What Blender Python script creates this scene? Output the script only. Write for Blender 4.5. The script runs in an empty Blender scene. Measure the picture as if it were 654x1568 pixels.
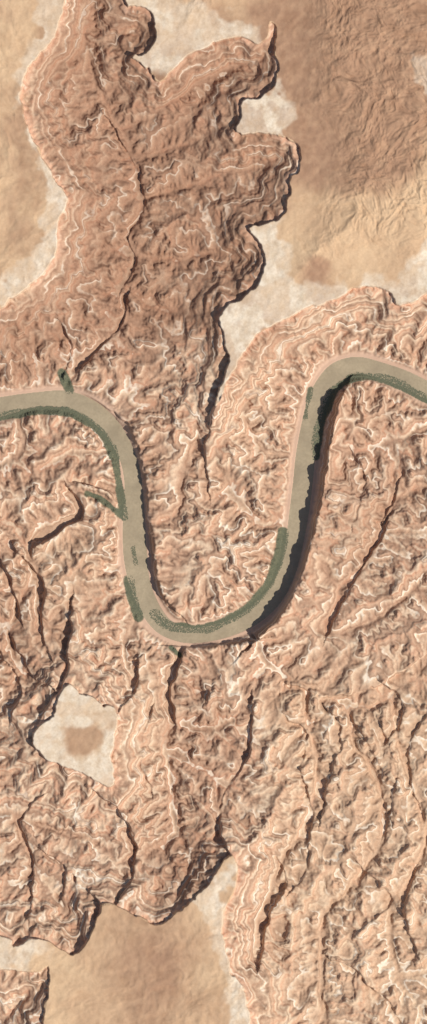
import bpy, math, heapq, time
import numpy as np
T0=time.time()
rng=np.random.default_rng(7)
# plan coordinates: 1 plan unit = about 4 m, x east, y south; world = plan/100
X0,Y0,X1,Y1=-90,-90,744,1658
ST=2
nx=(X1-X0)//ST+1; ny=(Y1-Y0)//ST+1
gx=np.linspace(X0,X1,nx); gy=np.linspace(Y0,Y1,ny)
GX,GY=np.meshgrid(gx,gy)

def vnoise(X,Y,scale,seed):
    r=np.random.default_rng(seed)
    N=256
    t=r.random((N,N)).astype(np.float32)
    u=X/scale+500.3; v=Y/scale+500.7
    iu=np.floor(u).astype(np.int64); iv=np.floor(v).astype(np.int64)
    fu=(u-iu); fv=(v-iv)
    fu=fu*fu*fu*(fu*(fu*6-15)+10); fv=fv*fv*fv*(fv*(fv*6-15)+10)
    a=t[iv%N,iu%N]; b=t[iv%N,(iu+1)%N]; c=t[(iv+1)%N,iu%N]; d=t[(iv+1)%N,(iu+1)%N]
    return ((a*(1-fu)+b*fu)*(1-fv)+(c*(1-fu)+d*fu)*fv)*2-1
def fbm(X,Y,scale,seed,o=4,g=0.5):
    s=0;a=1;n=0
    for i in range(o):
        s=s+a*vnoise(X,Y,scale/(2**i),seed+i*17); n+=a; a*=g
    return s/n
def catmull(P,n=6,closed=False):
    P=np.array(P,float); out=[]
    m=len(P)
    rngi=range(m) if closed else range(m-1)
    for i in rngi:
        if closed:
            p0,p1,p2,p3=P[i-1],P[i],P[(i+1)%m],P[(i+2)%m]
        else:
            p0=P[max(i-1,0)];p1=P[i];p2=P[i+1];p3=P[min(i+2,m-1)]
        for k in range(n):
            t=k/n
            out.append(0.5*((2*p1)+(-p0+p2)*t+(2*p0-5*p1+4*p2-p3)*t*t+(-p0+3*p1-3*p2+p3)*t**3))
    if not closed: out.append(P[-1])
    return np.array(out)
def pdist(P,X,Y,closed=False,signed=False):
    d2=np.full(X.shape,1e12)
    sg=np.zeros(X.shape) if signed else None
    n=len(P)
    for i in range(n if closed else n-1):
        a=P[i];b=P[(i+1)%n]
        dx,dy=b[0]-a[0],b[1]-a[1];L=dx*dx+dy*dy+1e-9
        t=np.clip(((X-a[0])*dx+(Y-a[1])*dy)/L,0,1)
        e=(X-a[0]-t*dx)**2+(Y-a[1]-t*dy)**2
        if signed:
            c=(X-a[0])*dy-(Y-a[1])*dx
            sg=np.where(e<d2,np.sign(c),sg)
        d2=np.minimum(d2,e)
    d=np.sqrt(d2)
    return d*sg if signed else d
def inside(P,X,Y):
    r=np.zeros(X.shape,bool);n=len(P)
    for i in range(n):
        x1,y1=P[i];x2,y2=P[(i+1)%n]
        if y1==y2: continue
        c=((Y<y1)!=(Y<y2))&(X<(x2-x1)*(Y-y1)/(y2-y1)+x1)
        r^=c
    return r
def sdist(P,X,Y):
    d=pdist(P,X,Y,True); return np.where(inside(P,X,Y),-d,d)
def ss(a,b,x):
    t=np.clip((x-a)/(b-a),0,1); return t*t*(3-2*t)
def boxblur(A,r):
    for ax in (0,1):
        p=[(0,0),(0,0)];p[ax]=(r+1,r)
        c=np.cumsum(np.pad(A,p,mode='edge'),axis=ax)
        if ax==0: A=(c[2*r+1:]-c[:-2*r-1])/(2*r+1)
        else: A=(c[:,2*r+1:]-c[:,:-2*r-1])/(2*r+1)
    return A

# ---------------- river ----------------
RV=[(-130,650,15),(-60,634,15),(0,623,15),(50,612,11),(100,611,13),(138,626,14),(168,652,14),(189,685,13),(201,720,13),(205,760,14),(205,800,17),(207,850,18),(213,890,16),(226,925,15),(246,955,14),(272,970,12),(300,973,12),(340,966,12),(380,949,13),(410,925,14),(431,897,13),(445,860,13),(453,820,14),(459,780,15),(464,740,15),(468,700,15),(474,660,14),(483,622,14),(496,592,14),(517,568,14),(548,559,13),(585,567,12),(620,580,13),(654,597,13),(700,622,13),(790,680,13)]
RC=catmull(RV,5)
# ---------------- mesas ----------------
P1=[(188,-160),(190,0),(205,10),(222,12),(238,35),(236,62),(222,80),(205,88),(228,105),(245,125),(262,108),(290,85),(330,65),(370,55),(395,68),(410,55),(413,33),(424,42),(421,75),(427,100),(420,130),(395,150),(370,155),(368,180),(360,203),(400,203),(440,210),(459,230),(457,262),(446,270),(443,300),(430,332),(405,345),(383,350),(400,375),(405,400),(395,430),(375,455),(350,465),(337,485),(342,520),(350,545),(342,580),(330,622),(345,592),(362,560),(395,512),(450,480),(500,462),(560,438),(600,450),(612,468),(654,452),(760,400),(860,380),(860,-160)]
P2=[(-200,-160),(95,-160),(92,30),(62,80),(42,110),(33,150),(50,210),(80,270),(103,305),(90,340),(86,390),(55,430),(15,460),(0,475),(-60,500),(-200,520)]
P3=[(105,1045),(122,1062),(140,1065),(158,1080),(176,1085),(181,1105),(176,1130),(172,1165),(176,1200),(160,1203),(120,1180),(95,1172),(65,1158),(50,1130),(62,1110),(80,1095),(88,1070)]
P4=[(350,1312),(362,1320),(360,1360),(340,1400),(345,1440),(352,1490),(365,1500),(380,1540),(392,1640),(400,1760),(74,1760),(76,1500),(60,1488),(0,1485),(-200,1480),(-200,1400),(0,1430),(20,1450),(60,1435),(110,1460),(135,1440),(150,1400),(160,1385),(190,1390),(215,1405),(240,1415),(280,1390),(320,1350)]
mesas=[P1,P2,P3,P4]
SD=[sdist(catmull(p,3,True),GX,GY) for p in mesas]
sdm=np.minimum.reduce(SD)
dR=pdist(RC[:,:2],GX,GY)
wR=np.zeros_like(GX);best=np.full(GX.shape,1e12)
for p in RC:
    e=(GX-p[0])**2+(GY-p[1])**2
    m=e<best; best[m]=e[m]; wR[m]=p[2]
wR=boxblur(wR,4)
sR=dR-wR          # distance beyond the water's edge

drains=[
 [(100,612),(103,590),(112,568),(150,535),(180,505),(195,470),(185,440),(205,390),(200,350),(222,300),(200,240),(185,200),(150,130),(130,60),(110,-90)],
 [(215,300),(290,280),(350,265),(430,250)],
 [(205,385),(270,400),(330,385),(385,400)],
 [(185,200),(250,165),(320,120),(410,90)],
 [(200,240),(270,225),(350,185)],
 [(165,150),(200,80),(215,45)],
 [(185,440),(250,470),(320,480)],
 [(195,790),(175,775),(150,762),(118,750),(122,785),(90,800),(55,812),(45,840),(60,880),(58,935),(75,965)],
 [(45,840),(10,800),(-40,790)],
 [(60,880),(15,960),(35,1040)],
 [(278,985),(268,1020),(262,1060),(264,1100),(255,1150),(262,1210),(270,1260),(290,1320),(265,1390)],
 [(264,1100),(310,1120),(360,1110)],[(255,1150),(310,1180),(340,1200)],
 [(208,940),(195,990),(200,1040),(185,1065)],
 [(-60,1240),(20,1250),(90,1270),(150,1290),(190,1340)],
 [(20,1250),(60,1340),(110,1400),(120,1440)],
 [(0,1568),(40,1530),(60,1510)],
 [(390,975),(410,1010),(440,1040),(500,1060),(560,1085),(640,1045),(740,1040)],
 [(470,1050),(475,1110),(485,1180),(470,1260),(430,1320),(400,1400),(385,1470)],
 [(530,1075),(545,1130),(580,1200),(590,1260),(560,1330),(500,1400),(490,1480),(500,1568)],
 [(600,1070),(610,1140),(640,1220),(650,1300),(600,1400),(620,1520)],
 [(490,860),(520,900),(570,850),(600,780),(654,740)],
 [(520,900),(500,970),(560,960),(640,900)],
 [(505,680),(560,690),(620,670),(700,640)],
 [(30,640),(30,690),(-20,720)],[(150,700),(100,690),(60,720)],
 [(520,545),(522,500),(500,480)],[(440,700),(400,690),(370,640)],
 [(440,800),(390,800),(350,750)],[(240,800),(270,780),(290,700),(300,640)],
]
# cliff bands beside the river raise everything behind them
banks=[([(160,628),(190,650),(208,685),(220,735),(227,790),(236,840),(240,885),(252,918),(272,942)],0.8,4),
 ([(525,606),(512,640),(502,700),(489,760),(476,820),(462,870),(441,918),(417,955),(392,980)],1.2,5),
 ([(300,990),(350,988),(380,980)],0.6,5)]
# sheer river walls (line north to south, height, high side east)
walls=[([(150,620),(182,637),(203,663),(214,700),(222,740),(227,790),(234,835),(238,880),(247,908),(267,932)],0.07),
 ([(527,602),(514,632),(505,690),(492,755),(479,815),(466,862),(446,912),(422,948),(388,984)],0.12),
 ([(268,990),(300,991),(350,986),(388,980)][::-1],0.05)]
# scarps: listed north to south, high ground on the east side, (line, drop)
scarps=[
 ([(330,610),(322,660),(311,690),(318,745)],0.11),
 ([(388,1075),(380,1130),(376,1170),(346,1210),(333,1250),(337,1280),(350,1312)],0.10),
 ([(150,1215),(180,1238),(205,1295),(202,1350),(182,1375)],0.10),
 ([(120,1350),(148,1380),(150,1410),(128,1455)],0.09),
 ([(75,1310),(100,1330),(96,1370)],0.05),
 ([(595,800),(560,860),(530,910),(502,975)],0.06),
 ([(108,925),(104,1000),(100,1035),(75,1085)],0.09),
 ([(210,1020),(205,1055),(192,1075)],0.08),
 ([(281,995),(272,1030),(264,1060),(266,1100)],0.12),
 ([(182,768),(160,750),(126,742)][::-1],-0.10),
 ([(112,752),(127,775),(124,795),(90,812),(62,830)],0.11),
 ([(28,840),(50,870),(66,900),(62,960),(75,1000)],0.09),
 ([(0,860),(22,905),(30,940)],0.08),
 ([(20,980),(50,1030),(70,1050)],0.07),
 ([(505,1085),(522,1110),(520,1140),(500,1210),(492,1250)],0.06),
 ([(430,1370),(405,1430),(395,1470)],0.09),
 ([(590,1050),(615,1075),(612,1110),(598,1130)],0.07),
 ([(480,1260),(470,1330),(450,1360)],0.05),
 ([(590,1120),(608,1190),(590,1270)],0.055),
 ([(440,1100),(470,1130),(462,1180),(475,1230)],0.05),
 ([(165,180),(190,215),(200,240)],0.04),([(215,270),(222,310),(205,350)],0.05),
 ([(195,460),(182,505),(150,535),(128,560)],0.07),([(200,370),(205,400),(188,440)],0.04),
 ([(96,500),(108,530),(100,575)],0.05),
 ([(560,1330),(600,1380),(560,1420)],0.05),([(510,1470),(560,1500),(610,1560)],0.06),
 ([(545,1110),(575,1160),(590,1230)],0.04),([(640,1330),(620,1400),(640,1460)],0.05),
 ([(350,560),(335,600),(328,640)],0.06),
 ([(0,1000),(30,1050),(20,1100)],0.05),([(60,1220),(30,1260),(50,1320),(40,1400)],0.05),
 ([(640,1010),(560,1060),(500,1065),(450,1050)],-0.05),([(650,1090),(625,1160),(640,1230)],0.05),
 ([(540,690),(560,740),(545,800)],0.04),([(610,740),(590,800)],0.06),
 ([(410,1300),(440,1330),(420,1380)],0.04),([(230,1090),(215,1150),(228,1210)],0.04),
]
slope=0.62*(1+0.45*fbm(GX,GY,60,3,4))*(1+0.25*rng.uniform(-1,1,GX.shape))
slope*=np.exp(0.9*fbm(GX,GY,18,11,2))
slope=np.where(sR<7,0.08,slope)
sc=np.zeros_like(GX)
for p,h,w in banks:
    d=pdist(catmull(p,4),GX,GY); sc=np.maximum(sc,h*np.exp(-(d/w)**2))
slope=slope+sc*1.1*(1+0.5*fbm(GX,GY,25,13,2))
wx=GX+9*fbm(GX,GY,40,91,3); wy=GY+9*fbm(GX,GY,40,95,3)
dd=np.full(GX.shape,1e9)
for p in drains: dd=np.minimum(dd,pdist(catmull(p,4),wx,wy))
drm=np.exp(-(dd/3.0)**2)
slope=slope*(1-drm)+0.07*drm
slope=np.where(sdm<-4,0.2,slope)

W=nx+2;Hh=ny+2
def dijk(slo):
    S=np.full((Hh,W),-1.0);S[1:-1,1:-1]=slo
    S=S.ravel().tolist()
    Z=[1e9]*(W*Hh);par=[-1]*(W*Hh);done=bytearray(W*Hh)
    for i,s in enumerate(S):
        if s<0: done[i]=1
    seeds=np.argwhere(sR<0)
    hq=[]
    for r,c in seeds:
        i=(r+1)*W+c+1; Z[i]=0.0; hq.append((0.0,i))
    heapq.heapify(hq)
    a=ST/100.0;b=a*1.41421
    offs=[(1,a),(-1,a),(W,a),(-W,a),(W+1,b),(W-1,b),(-W+1,b),(-W-1,b)]
    order=[];pop=heapq.heappop;push=heapq.heappush
    while hq:
        z,i=pop(hq)
        if done[i]: continue
        done[i]=1;order.append(i)
        for o,l in offs:
            j=i+o
            if not done[j]:
                nz=z+S[j]*l
                if nz<Z[j]:
                    Z[j]=nz;par[j]=i;push(hq,(nz,j))
    A=[1.0]*(W*Hh)
    for i in reversed(order):
        p=par[i]
        if p>=0:A[p]+=A[i]
    z=np.array(Z).reshape(Hh,W)[1:-1,1:-1];A=np.array(A).reshape(Hh,W)[1:-1,1:-1]
    return z,A
z,A=dijk(slope)
for it in range(2):
    k=(1+A/4.0)**-0.38
    k=np.where(sR<0,1,k)
    k=np.maximum(k,0.06)
    kk=np.maximum(k,np.clip(sc*0.8,0,1)*0.9)
    z,A=dijk(slope*kk*1.8)
print('net',time.time()-T0,'z pct',np.percentile(z,[5,25,50,75,95,99]))
RIM=0.54
z=RIM*1.1*(1-np.exp(-z/(RIM*1.1)))
z=0.8*z+0.2*boxblur(z,1)
d=np.maximum(sdm,0)/100.
talus=RIM-0.105-0.12*d-0.015*(1-np.exp(-d/0.10))
w=np.exp(-(d/0.45)**2)
zl=boxblur(boxblur(z,9),9)
north=ss(600,520,GY)*ss(460,430,GX)
z=zl+(z-zl)*(1-0.05*w)*(1.05-0.2*north)+w*(talus-zl)*ss(0,70,sR)
z=np.where(sR<0,-0.02,z)

# ---------------- fine grid ----------------
FS=1
fx=np.arange(X0,X1+1,FS);fy=np.arange(Y0,Y1+1,FS)
FX,FY=np.meshgrid(fx.astype(float),fy.astype(float))
def up(A):
    B=np.zeros((2*A.shape[0]-1,2*A.shape[1]-1))
    B[::2,::2]=A;B[1::2,::2]=(A[:-1]+A[1:])/2;B[::2,1::2]=(A[:,:-1]+A[:,1:])/2
    B[1::2,1::2]=(A[:-1,:-1]+A[1:,:-1]+A[:-1,1:]+A[1:,1:])/4
    return B
Z=up(z)
Z=boxblur(Z,1)
usR=up(sR);usd=[up(s) for s in SD]
usdm=np.minimum.reduce(usd)+4.5*fbm(FX,FY,16,41,3)
tm=ss(3,20,usR)
WX=FX+8*fbm(FX,FY,30,191,4);WY=FY+8*fbm(FX,FY,30,195,4)
Z+=(0.010*fbm(WX,WY,34,151,3)+0.008*(1-2*np.abs(fbm(WX,WY,24,161,3)))+0.007*(1-2*np.abs(fbm(WX,WY,11,165,2))))*tm
# long swirling fins in the southern badlands
BX=FX+38*fbm(FX,FY,120,501,3);BY=FY+38*fbm(FX,FY,120,505,3)
ca,sa=math.cos(0.3),math.sin(0.3)
fin=1-2*np.abs(fbm(BX*ca+BY*sa,(-BX*sa+BY*ca)/3.5,26,511,3))
Z+=0.024*fin*tm*ss(960,1120,FY)*ss(-10,60,FX)
Z+=0.010*fin*tm*ss(960,760,FY)
def window(P,m):
    x0,x1=P[:,0].min()-m,P[:,0].max()+m;y0,y1=P[:,1].min()-m,P[:,1].max()+m
    a0,a1=max(int(x0-X0),0),min(int(x1-X0),FX.shape[1]);b0,b1=max(int(y0-Y0),0),min(int(y1-Y0),FX.shape[0])
    return (slice(b0,b1),slice(a0,a1)) if a1>a0 and b1>b0 else None
n40=fbm(FX,FY,45,81,4);n120=fbm(FX,FY,130,85,4);n20=fbm(FX,FY,22,88,3)
# the beds dip and swell: their level differs a little from the surface level
zstr=Z+0.03*n120+0.014*n40+0.006*n20
for p,h in scarps:
    P=catmull(p,4);sl_=window(P,50)
    if sl_ is None: continue
    e=pdist(P,WX[sl_],WY[sl_],signed=True)
    hv=h*0.62*(0.95+0.8*fbm(FX[sl_],FY[sl_],30,601,2))
    dz=hv*np.tanh(e/1.2)*np.exp(-(e/15)**2)*tm[sl_]
    Z[sl_]+=dz;zstr[sl_]+=dz
# layered benches and cliffs
def terr(Zq,per,amp,ph=0): return amp*per/(2*np.pi)*np.sin(2*np.pi*(Zq+ph)/per)
zz=zstr
tv=ss(-.25,.35,fbm(FX,FY,60,55,3))
Z=Z+tm*(terr(zz,0.105,0.45)+terr(zz,0.035,0.7)*(0.3+0.8*tv))
Z+=0.006*fbm(FX,FY,6,61,2)*ss(2,20,usR)
# sheer river walls with scalloped lips
SX=FX+4.5*fbm(FX,FY,11,291,2)
for p,h in walls:
    P=catmull(p,4);sl_=window(P,80)
    e=pdist(P,SX[sl_],FY[sl_],signed=True)
    Z[sl_]+=h*ss(-1.5,1.5,e)*np.exp(-(np.maximum(e,0)/30)**2)*ss(0,3,usR[sl_])*(e>-3)
# mesa tops
top=RIM+0.012*fbm(FX,FY,60,71,4)
hill=np.maximum(0,-usd[0]-30)/100.
wfx=FX+25*fbm(FX,FY,70,171,3);wfy=FY+25*fbm(FX,FY,70,175,3)
rough=(1-2*np.abs(fbm(wfx,wfy,45,75,5,0.65)))
hh=ss(0,0.8,hill)
top=top+np.where(usd[0]<0,hh*(0.08+0.045*rough),0)
top+=np.where((usd[1]<0)|(usd[3]<0),0.015*(1-2*np.abs(fbm(wfx,wfy,50,79,4,0.6))),0)
top+=0.007*fbm(FX,FY,10,77,3)
cl=ss(1.0,-1.0,usdm)
Z=Z*(1-cl)+top*cl
Z=np.where(usR<0,np.maximum(-0.05,usR*0.01),np.maximum(Z,0.004))
# ---------------- masks ----------------
veg_lines=[([(-60,650),(20,634),(70,628),(110,634),(145,652),(168,682),(178,715),(184,755),(190,792)],6.5),
 ([(94,570),(106,597)],6),([(135,756),(155,764),(188,792)],5),([(198,890),(203,915),(212,945)],8),
 ([(236,940),(262,960),(310,963),(350,949),(385,926),(414,890),(428,850),(434,815)],7),
 ([(476,596),(467,640)],3.5),([(484,700),(489,660),(502,622),(516,594),(545,578),(582,578),(620,593),(660,615),(740,660)],7),
 ([(203,838),(208,864)],2.5),([(262,992),(276,1004)],4)]
veg=np.full(GX.shape,-9.)
for p,wd in veg_lines:
    dv=pdist(catmull(p,4),GX,GY); veg=np.maximum(veg,wd-dv)
veg=ss(-1.5,1.8,up(veg)+3*n20+1.5*n40)
PA=[(185,-60),(215,-20),(250,0),(330,20),(395,42),(395,75),(330,80),(262,118),(195,110)]
PB=[(360,145),(425,128),(444,160),(436,212),(350,212)]
PC=[(375,345),(425,338),(438,380),(440,425),(500,446),(560,428),(610,443),(632,395),(665,350),(800,300),(800,420),(654,460),(610,480),(560,450),(500,475),(450,490),(400,520),(330,640),(320,500)]
PD=[(636,95),(700,85),(700,160),(650,155)]
PE=[(62,-60),(100,-60),(98,30),(60,90),(50,140),(60,210),(110,300),(100,400),(50,450),(-200,540),(-200,430),(0,425),(35,410),(62,370),(74,320),(66,285),(38,225),(22,150),(40,95),(66,40)]
PF=[(-200,1380),(75,1430),(62,1462),(40,1490),(-200,1500)]
PG=[(362,1300),(370,1330),(345,1400),(400,1600),(345,1580),(350,1490),(325,1420),(296,1380)]
pale=np.zeros_like(FX)
pw=18*n40+18*n20
for p,f,sc_ in ((PA,8,.85),(PB,5,1),(PC,7,1),(PD,5,.7),(PE,6,.85),(PF,8,.8),(PG,6,.9)):
    s=up(sdist(np.array(p,float),GX,GY))+pw
    pale=np.maximum(pale,sc_*ss(f,-f,s))
c3=np.hypot((FX-128)/1.1,FY-1130)
pale=np.where(usd[2]<4,ss(4,34,c3+40*n40+16*n20)*0.95,pale)
pale=pale*(0.6+0.4*ss(-.3,.15,n20+n40))
blob=lambda x,y,a,b:np.exp(-((FX-x)/a)**2-((FY-y)/b)**2)
dark=np.clip(0.95*ss(610,480,FY+30*n40)*ss(-20,40,usd[1])*ss(460,420,FX)
   +0.6*blob(310,1130,50,120)+0.75*blob(290,1330,60,70)+0.5*blob(20,980,60,150)+0.4*blob(560,740,70,120)+.3*blob(80,1320,90,110)+.45*blob(10,560,80,60)+.4*blob(30,710,60,40)+.3*blob(230,650,40,120)+.35*blob(560,1200,40,110)+.3*n120,0,1)
soil=ss(-0.2,0.3,fbm(wfx,wfy,150,301,5)+0.9*blob(560,100,120,150)+0.6*blob(500,230,60,90)+.5*blob(440,30,50,50)-0.9*blob(590,370,120,60)-0.6*blob(470,320,35,35)-.3*blob(450,170,30,40)+.9*blob(492,405,26,26)+.5*blob(620,250,60,60))*(usd[0]<0)
soil=np.maximum(soil,(usd[2]<0)*0.7*ss(34,8,c3+40*n40+10*n20)); soil=np.maximum(soil,(usd[3]<0)*np.clip(0.95*blob(225,1490,85,130)+.3*n40,0,1))
soil=np.where((usd[1]<0),np.clip(0.2+0.7*n40+.4*n20,0,1),soil)
bank=ss(13,4,usR+5*n40)
rim=ss(11,3,usdm+4*n20)*(1-cl)*ss(-.5,.1,n40)
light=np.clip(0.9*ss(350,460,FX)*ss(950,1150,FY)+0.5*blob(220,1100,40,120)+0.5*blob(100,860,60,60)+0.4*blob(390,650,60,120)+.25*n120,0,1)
streak=0.5+0.5*(1-2*np.abs(fbm(wfx,wfy,26,401,5,0.7)))*1.0-0.25
print('fine',time.time()-T0)

# ---------------- mesh ----------------
NY,NX=Z.shape
wxf=(FX-327)/100;wyf=(784-FY)/100
co=np.stack([wxf,wyf,Z],-1).reshape(-1,3)
idx=np.arange(NX*NY).reshape(NY,NX)
q=np.stack([idx[:-1,:-1],idx[1:,:-1],idx[1:,1:],idx[:-1,1:]],-1).reshape(-1,4)
attr={'pale':pale,'veg':veg,'dark':dark,'soil':np.clip(soil,0,1),'bank':bank,'mesa':cl,'light':light,'bed':zstr,'streak':streak,'rim':rim}
per_i=np.concatenate([idx[0,:-1],idx[:-1,-1],idx[-1,:0:-1],idx[:0:-1,0]])
per_s=per_i
ring=co[per_s]
allco=[co];quads=[q];base=len(co);prev=per_s
ats={k:[v.reshape(-1)] for k,v in attr.items()}
for k,sc_ in enumerate([1.03,1.08,1.16,1.3,1.6,2.2,4,10,40,120]):
    r=ring.copy(); r[:,:2]*=sc_
    t=min(1,(k+1)/4)
    h=0.45+0.18*fbm(r[:,0]*100,r[:,1]*100,300,5,4)
    r[:,2]=ring[:,2]*(1-t)+h*t
    n=len(r);cur=base+np.arange(n)
    quads.append(np.stack([prev,np.roll(prev,-1),np.roll(cur,-1),cur],-1))
    allco.append(r);base+=n;prev=cur
    for kk in ats:
        v=ats[kk][0][per_s]; ats[kk].append(v*(1-t) if kk not in('mesa','bed','streak') else v)
co=np.concatenate(allco);qq=np.concatenate(quads)
me=bpy.data.meshes.new('canyon_terrain')
me.vertices.add(len(co));me.vertices.foreach_set('co',co.astype(np.float32).ravel())
me.loops.add(len(qq)*4);me.loops.foreach_set('vertex_index',qq.astype(np.int32).ravel())
me.polygons.add(len(qq));me.polygons.foreach_set('loop_start',(np.arange(len(qq))*4).astype(np.int32))
me.polygons.foreach_set('loop_total',np.full(len(qq),4,np.int32))
me.polygons.foreach_set('use_smooth',np.ones(len(qq),bool))
for k,v in ats.items():
    a=me.attributes.new(k,'FLOAT','POINT');a.data.foreach_set('value',np.concatenate(v).astype(np.float32))
me.update();me.validate()
terrain=bpy.data.objects.new('canyon_terrain',me);bpy.context.collection.objects.link(terrain)

# ---------------- material helpers ----------------
def s2l(c): return tuple([((v/255)/12.92 if v/255<0.04045 else ((v/255+0.055)/1.055)**2.4) for v in c]+[1])
class NT:
    def __init__(s,m): m.use_nodes=True;s.t=m.node_tree;s.n=s.t.nodes;s.n.clear();s.l=s.t.links
    def new(s,ty,**k):
        n=s.n.new(ty)
        for a,b in k.items(): setattr(n,a,b)
        return n
    def set(s,i,v):
        if isinstance(v,bpy.types.NodeSocket): s.l.new(v,i)
        else: i.default_value=v
    def math(s,op,a,b=None,c=None,clamp=False):
        n=s.new('ShaderNodeMath',operation=op,use_clamp=clamp);s.set(n.inputs[0],a)
        if b is not None:s.set(n.inputs[1],b)
        if c is not None:s.set(n.inputs[2],c)
        return n.outputs[0]
    def mix(s,f,a,b,bt='MIX'):
        n=s.new('ShaderNodeMix',data_type='RGBA',blend_type=bt);s.set(n.inputs[0],f);s.set(n.inputs[6],a);s.set(n.inputs[7],b);return n.outputs[2]
    def noise(s,scale,detail=4,rough=0.55,dist=0,vec=None):
        n=s.new('ShaderNodeTexNoise');n.inputs['Scale'].default_value=scale;n.inputs['Detail'].default_value=detail;n.inputs['Roughness'].default_value=rough;n.inputs['Distortion'].default_value=dist
        s.l.new(vec if vec is not None else s.pos,n.inputs['Vector']);return n.outputs[0]
    def ramp(s,f,stops,ip='LINEAR'):
        n=s.new('ShaderNodeValToRGB');cr=n.color_ramp;cr.interpolation=ip
        while len(cr.elements)<len(stops):cr.elements.new(0.5)
        for e,(p,c) in zip(cr.elements,stops):e.position=p;e.color=c
        s.l.new(f,n.inputs[0]);return n.outputs[0]
    def attr(s,name):
        n=s.new('ShaderNodeAttribute');n.attribute_name=name;return n.outputs['Fac']
    def mr(s,v,a,b,c=0,d=1):
        n=s.new('ShaderNodeMapRange');s.l.new(v,n.inputs[0]);
        for i,x in enumerate((a,b,c,d)): n.inputs[i+1].default_value=x
        return n.outputs[0]
m=bpy.data.materials.new('layered_sandstone');N=NT(m)
geo=N.new('ShaderNodeNewGeometry');N.pos=geo.outputs['Position']
zc=N.attr('bed')
K=1.03
def C(r,g,b,k=K): 
    c=s2l((r,g,b));return (c[0]*k,c[1]*k,c[2]*k,1)
nA=N.noise(1.4,3);nB=N.noise(7,4,0.6);nC=N.noise(28,2,0.6)
zw=N.math('ADD',zc,N.math('MULTIPLY',N.math('SUBTRACT',nB,0.5),0.03))
zw=N.math('ADD',zw,N.math('MULTIPLY',N.math('SUBTRACT',nA,0.5),0.12))
hi=C(222,196,166);mid=C(198,165,137);lo=C(156,122,100);rd=C(190,144,116)
st=[]
seq=[mid,lo,hi,rd,mid,lo,mid,hi,lo,mid,rd,hi,lo,hi,rd,mid,lo,hi,mid,lo,hi,rd,hi,lo,mid,hi,lo,rd,hi,mid]
for i,cc in enumerate(seq): st.append((i/(len(seq)-1),cc))
strata=N.ramp(N.math('MULTIPLY',zw,1.6),st)
avg=N.mix(nA,C(186,150,124),C(200,166,138))
strata=N.mix(N.mr(nB,0.4,0.65,0.0,0.45),strata,avg)
sk_=N.attr('streak')
dk=N.attr('dark');lt=N.attr('light')
col=N.mix(N.math('MULTIPLY',dk,0.45),strata,avg)
col=N.mix(N.math('MULTIPLY',dk,0.95),col,N.mix(1.0,col,(0.70,0.62,0.59,1),'MULTIPLY'))
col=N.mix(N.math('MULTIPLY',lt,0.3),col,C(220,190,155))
# thin pale ledges following the beds
fr=N.math('FRACT',N.math('MULTIPLY',zw,1/0.105))
band=N.math('SUBTRACT',1.0,N.mr(N.math('ABSOLUTE',N.math('SUBTRACT',fr,0.5)),0.03,0.10))
pm=N.mr(N.noise(2.6,3),0.46,0.57)
pk=N.math('SUBTRACT',0.9,N.math('MULTIPLY',dk,0.5))
col=N.mix(N.math('MULTIPLY',N.math('MULTIPLY',band,pm),pk),col,C(238,221,198))
col=N.mix(N.mr(nC,0.4,0.7,0.0,0.35),col,N.mix(1.0,col,(0.74,0.68,0.64,1),'MULTIPLY'))
col=N.mix(N.math('MULTIPLY',N.attr('rim'),0.5),col,C(212,168,140))
# mesa tops
sand=N.mix(N.mr(nA,0.35,0.65),C(210,178,142),C(198,164,130))
soilc=N.mix(N.mr(nB,0.35,0.65),C(156,121,97),C(180,144,115))
mesa=N.mix(N.math('MULTIPLY',N.attr('soil'),N.mr(nB,0.2,0.45,0.7,1.0)),sand,soilc)
palec=N.mix(N.mr(nB,0.3,0.7),C(230,215,193),C(208,186,158))
mesa=N.mix(N.attr('pale'),mesa,palec)
mesa=N.mix(N.mr(nC,0.4,0.7,0.0,0.25),mesa,N.mix(1.0,mesa,(0.76,0.72,0.68,1),'MULTIPLY'))
col=N.mix(N.attr('mesa'),col,mesa)
# mineral streaks
col=N.mix(N.mr(sk_,0.2,0.8,0.55,0.0),col,N.mix(1.0,col,(0.79,0.73,0.69,1),'MULTIPLY'))
bankc=N.mix(nB,C(190,156,132),C(208,175,150))
col=N.mix(N.math('MULTIPLY',N.attr('bank'),0.8),col,bankc)
vg=N.mix(N.mr(nC,0.35,0.65),C(86,90,71),C(106,105,82))
col=N.mix(N.math('MULTIPLY',N.attr('veg'),0.95),col,vg)
bs=N.new('ShaderNodeBsdfPrincipled');N.l.new(col,bs.inputs['Base Color']);bs.inputs['Roughness'].default_value=0.95
bs.inputs['Specular IOR Level'].default_value=0.1
o=N.new('ShaderNodeOutputMaterial');N.l.new(bs.outputs[0],o.inputs[0])
me.materials.append(m)

# ---------------- river surface ----------------
R=catmull(RV,10);dx=np.gradient(R[:,0]);dy=np.gradient(R[:,1]);L=np.hypot(dx,dy)
nxn,nyn=-dy/L,dx/L;M=9;vs=[]
for i in range(len(R)):
    for j in range(M):
        t=(j/(M-1)*2-1)*(R[i,2]+3)
        vs.append(((R[i,0]+nxn[i]*t-327)/100,(784-R[i,1]-nyn[i]*t)/100,0.001))
fs=[(i*M+j,(i+1)*M+j,(i+1)*M+j+1,i*M+j+1) for i in range(len(R)-1) for j in range(M-1)]
rm=bpy.data.meshes.new('river');rm.from_pydata(vs,[],fs);rm.update()
ro=bpy.data.objects.new('river',rm);bpy.context.collection.objects.link(ro)
m2=bpy.data.materials.new('silty_water');N=NT(m2)
g2=N.new('ShaderNodeNewGeometry');N.pos=g2.outputs['Position']
a1=N.noise(2.5,4,0.6,1.0);a2=N.noise(25,2)
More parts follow.
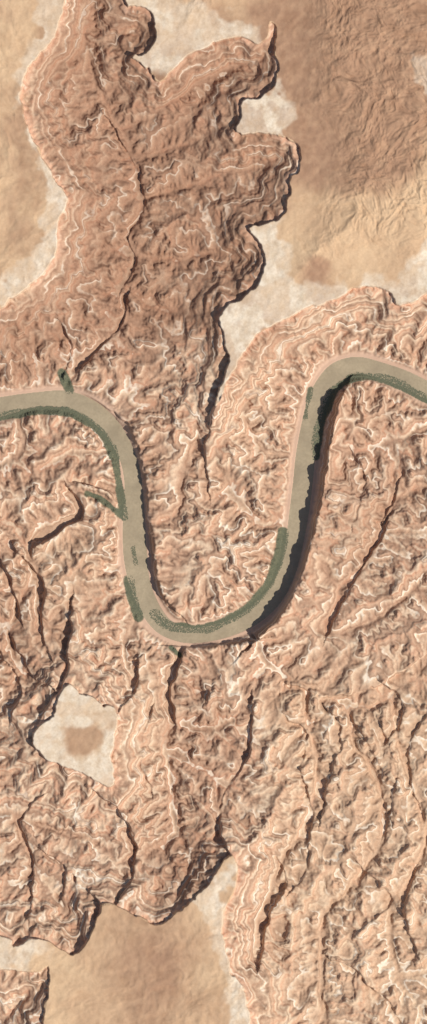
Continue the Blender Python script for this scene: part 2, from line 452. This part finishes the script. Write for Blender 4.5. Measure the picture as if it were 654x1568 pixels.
c=N.mix(N.mr(a1,0.3,0.7),C(154,138,112,.95),C(178,160,130,.95));c=N.mix(N.mr(a2,0.4,0.7,0,0.4),c,C(144,128,102,.95))
b2=N.new('ShaderNodeBsdfPrincipled');N.l.new(c,b2.inputs['Base Color']);b2.inputs['Roughness'].default_value=0.35
bp=N.new('ShaderNodeBump');bp.inputs['Strength'].default_value=0.15;bp.inputs['Distance'].default_value=0.01
N.l.new(a2,bp.inputs['Height']);N.l.new(bp.outputs[0],b2.inputs['Normal'])
o=N.new('ShaderNodeOutputMaterial');N.l.new(b2.outputs[0],o.inputs[0]);rm.materials.append(m2)

# ---------------- riverside thickets: many small bush clumps in one mesh ----------------
ph=(1+5**.5)/2
ico=np.array([(-1,ph,0),(1,ph,0),(-1,-ph,0),(1,-ph,0),(0,-1,ph),(0,1,ph),(0,-1,-ph),(0,1,-ph),(ph,0,-1),(ph,0,1),(-ph,0,-1),(-ph,0,1)]);ico/=np.linalg.norm(ico[0])
icf=np.array([(0,11,5),(0,5,1),(0,1,7),(0,7,10),(0,10,11),(1,5,9),(5,11,4),(11,10,2),(10,7,6),(7,1,8),(3,9,4),(3,4,2),(3,2,6),(3,6,8),(3,8,9),(4,9,5),(2,4,11),(6,2,10),(8,6,7),(9,8,1)])
VV=[];FF=[];nb=0
for p,wd in veg_lines:
    c_=catmull(p,8);seg=np.hypot(*np.diff(c_,axis=0).T);tot=seg.sum();cum=np.r_[0,np.cumsum(seg)]
    cnt=int(tot*wd*2*1.6)
    s=rng.random(cnt)*tot;px=np.interp(s,cum,c_[:,0]);py=np.interp(s,cum,c_[:,1])
    px+=rng.uniform(-1,1,cnt)*wd*1.4;py+=rng.uniform(-1,1,cnt)*wd*1.4
    for x,y in zip(px,py):
        ix=int(round(x-X0));iy=int(round(y-Y0))
        if not(0<=ix<NX and 0<=iy<NY) or veg[iy,ix]<0.4:continue
        r=rng.uniform(0.4,0.85)/100
        v=ico*r*rng.uniform(0.7,1.25,(12,3))*np.array([1,1,0.35])+np.array([(x-327)/100,(784-y)/100,max(Z[iy,ix],0.002)+r*0.1])
        VV.append(v);FF.append(icf+nb);nb+=12
print('bushes',len(VV))
vm=bpy.data.meshes.new('riverside_thicket');vm.from_pydata(np.concatenate(VV).tolist(),[],np.concatenate(FF).tolist());vm.update()
vo=bpy.data.objects.new('riverside_thicket',vm);bpy.context.collection.objects.link(vo)
m3=bpy.data.materials.new('willow_leaves');N=NT(m3)
g3=N.new('ShaderNodeNewGeometry');N.pos=g3.outputs['Position']
c=N.mix(g3.outputs['Random Per Island'],C(90,94,74),C(106,106,83));b3=N.new('ShaderNodeBsdfPrincipled');N.l.new(c,b3.inputs['Base Color']);b3.inputs['Roughness'].default_value=0.9
o=N.new('ShaderNodeOutputMaterial');N.l.new(b3.outputs[0],o.inputs[0]);vm.materials.append(m3)

# ---------------- light ----------------
az=math.radians(116);el=math.radians(50)
dirv=(math.sin(az)*math.cos(el),math.cos(az)*math.cos(el),math.sin(el))
from mathutils import Vector
sl=bpy.data.lights.new('sun','SUN');sl.energy=4.4;sl.angle=math.radians(0.5);sl.color=(1,0.97,0.92)
so_=bpy.data.objects.new('sun',sl);so_.rotation_euler=Vector(dirv).to_track_quat('Z','Y').to_euler();so_.location=(10,-8,20);bpy.context.collection.objects.link(so_)
w_=bpy.data.worlds.new('World');bpy.context.scene.world=w_;w_.use_nodes=True
nt=w_.node_tree;nt.nodes.clear();sk=nt.nodes.new('ShaderNodeTexSky');sk.sky_type='NISHITA';sk.sun_disc=False;sk.sun_elevation=el;sk.sun_rotation=az
bg=nt.nodes.new('ShaderNodeBackground');bg.inputs[1].default_value=0.075;ow=nt.nodes.new('ShaderNodeOutputWorld')
nt.links.new(sk.outputs[0],bg.inputs[0]);nt.links.new(bg.outputs[0],ow.inputs[0])
cam=bpy.data.cameras.new('camera');cam.sensor_fit='VERTICAL';cam.sensor_height=24;cam.lens=24*199.6/15.68;cam.clip_end=3000;cam.clip_start=1
cobj=bpy.data.objects.new('camera',cam);cobj.location=(0,0,200);bpy.context.collection.objects.link(cobj);bpy.context.scene.camera=cobj
vsn=bpy.context.scene.view_settings;vsn.view_transform='Standard';vsn.look='None';vsn.exposure=0
print('done',time.time()-T0)
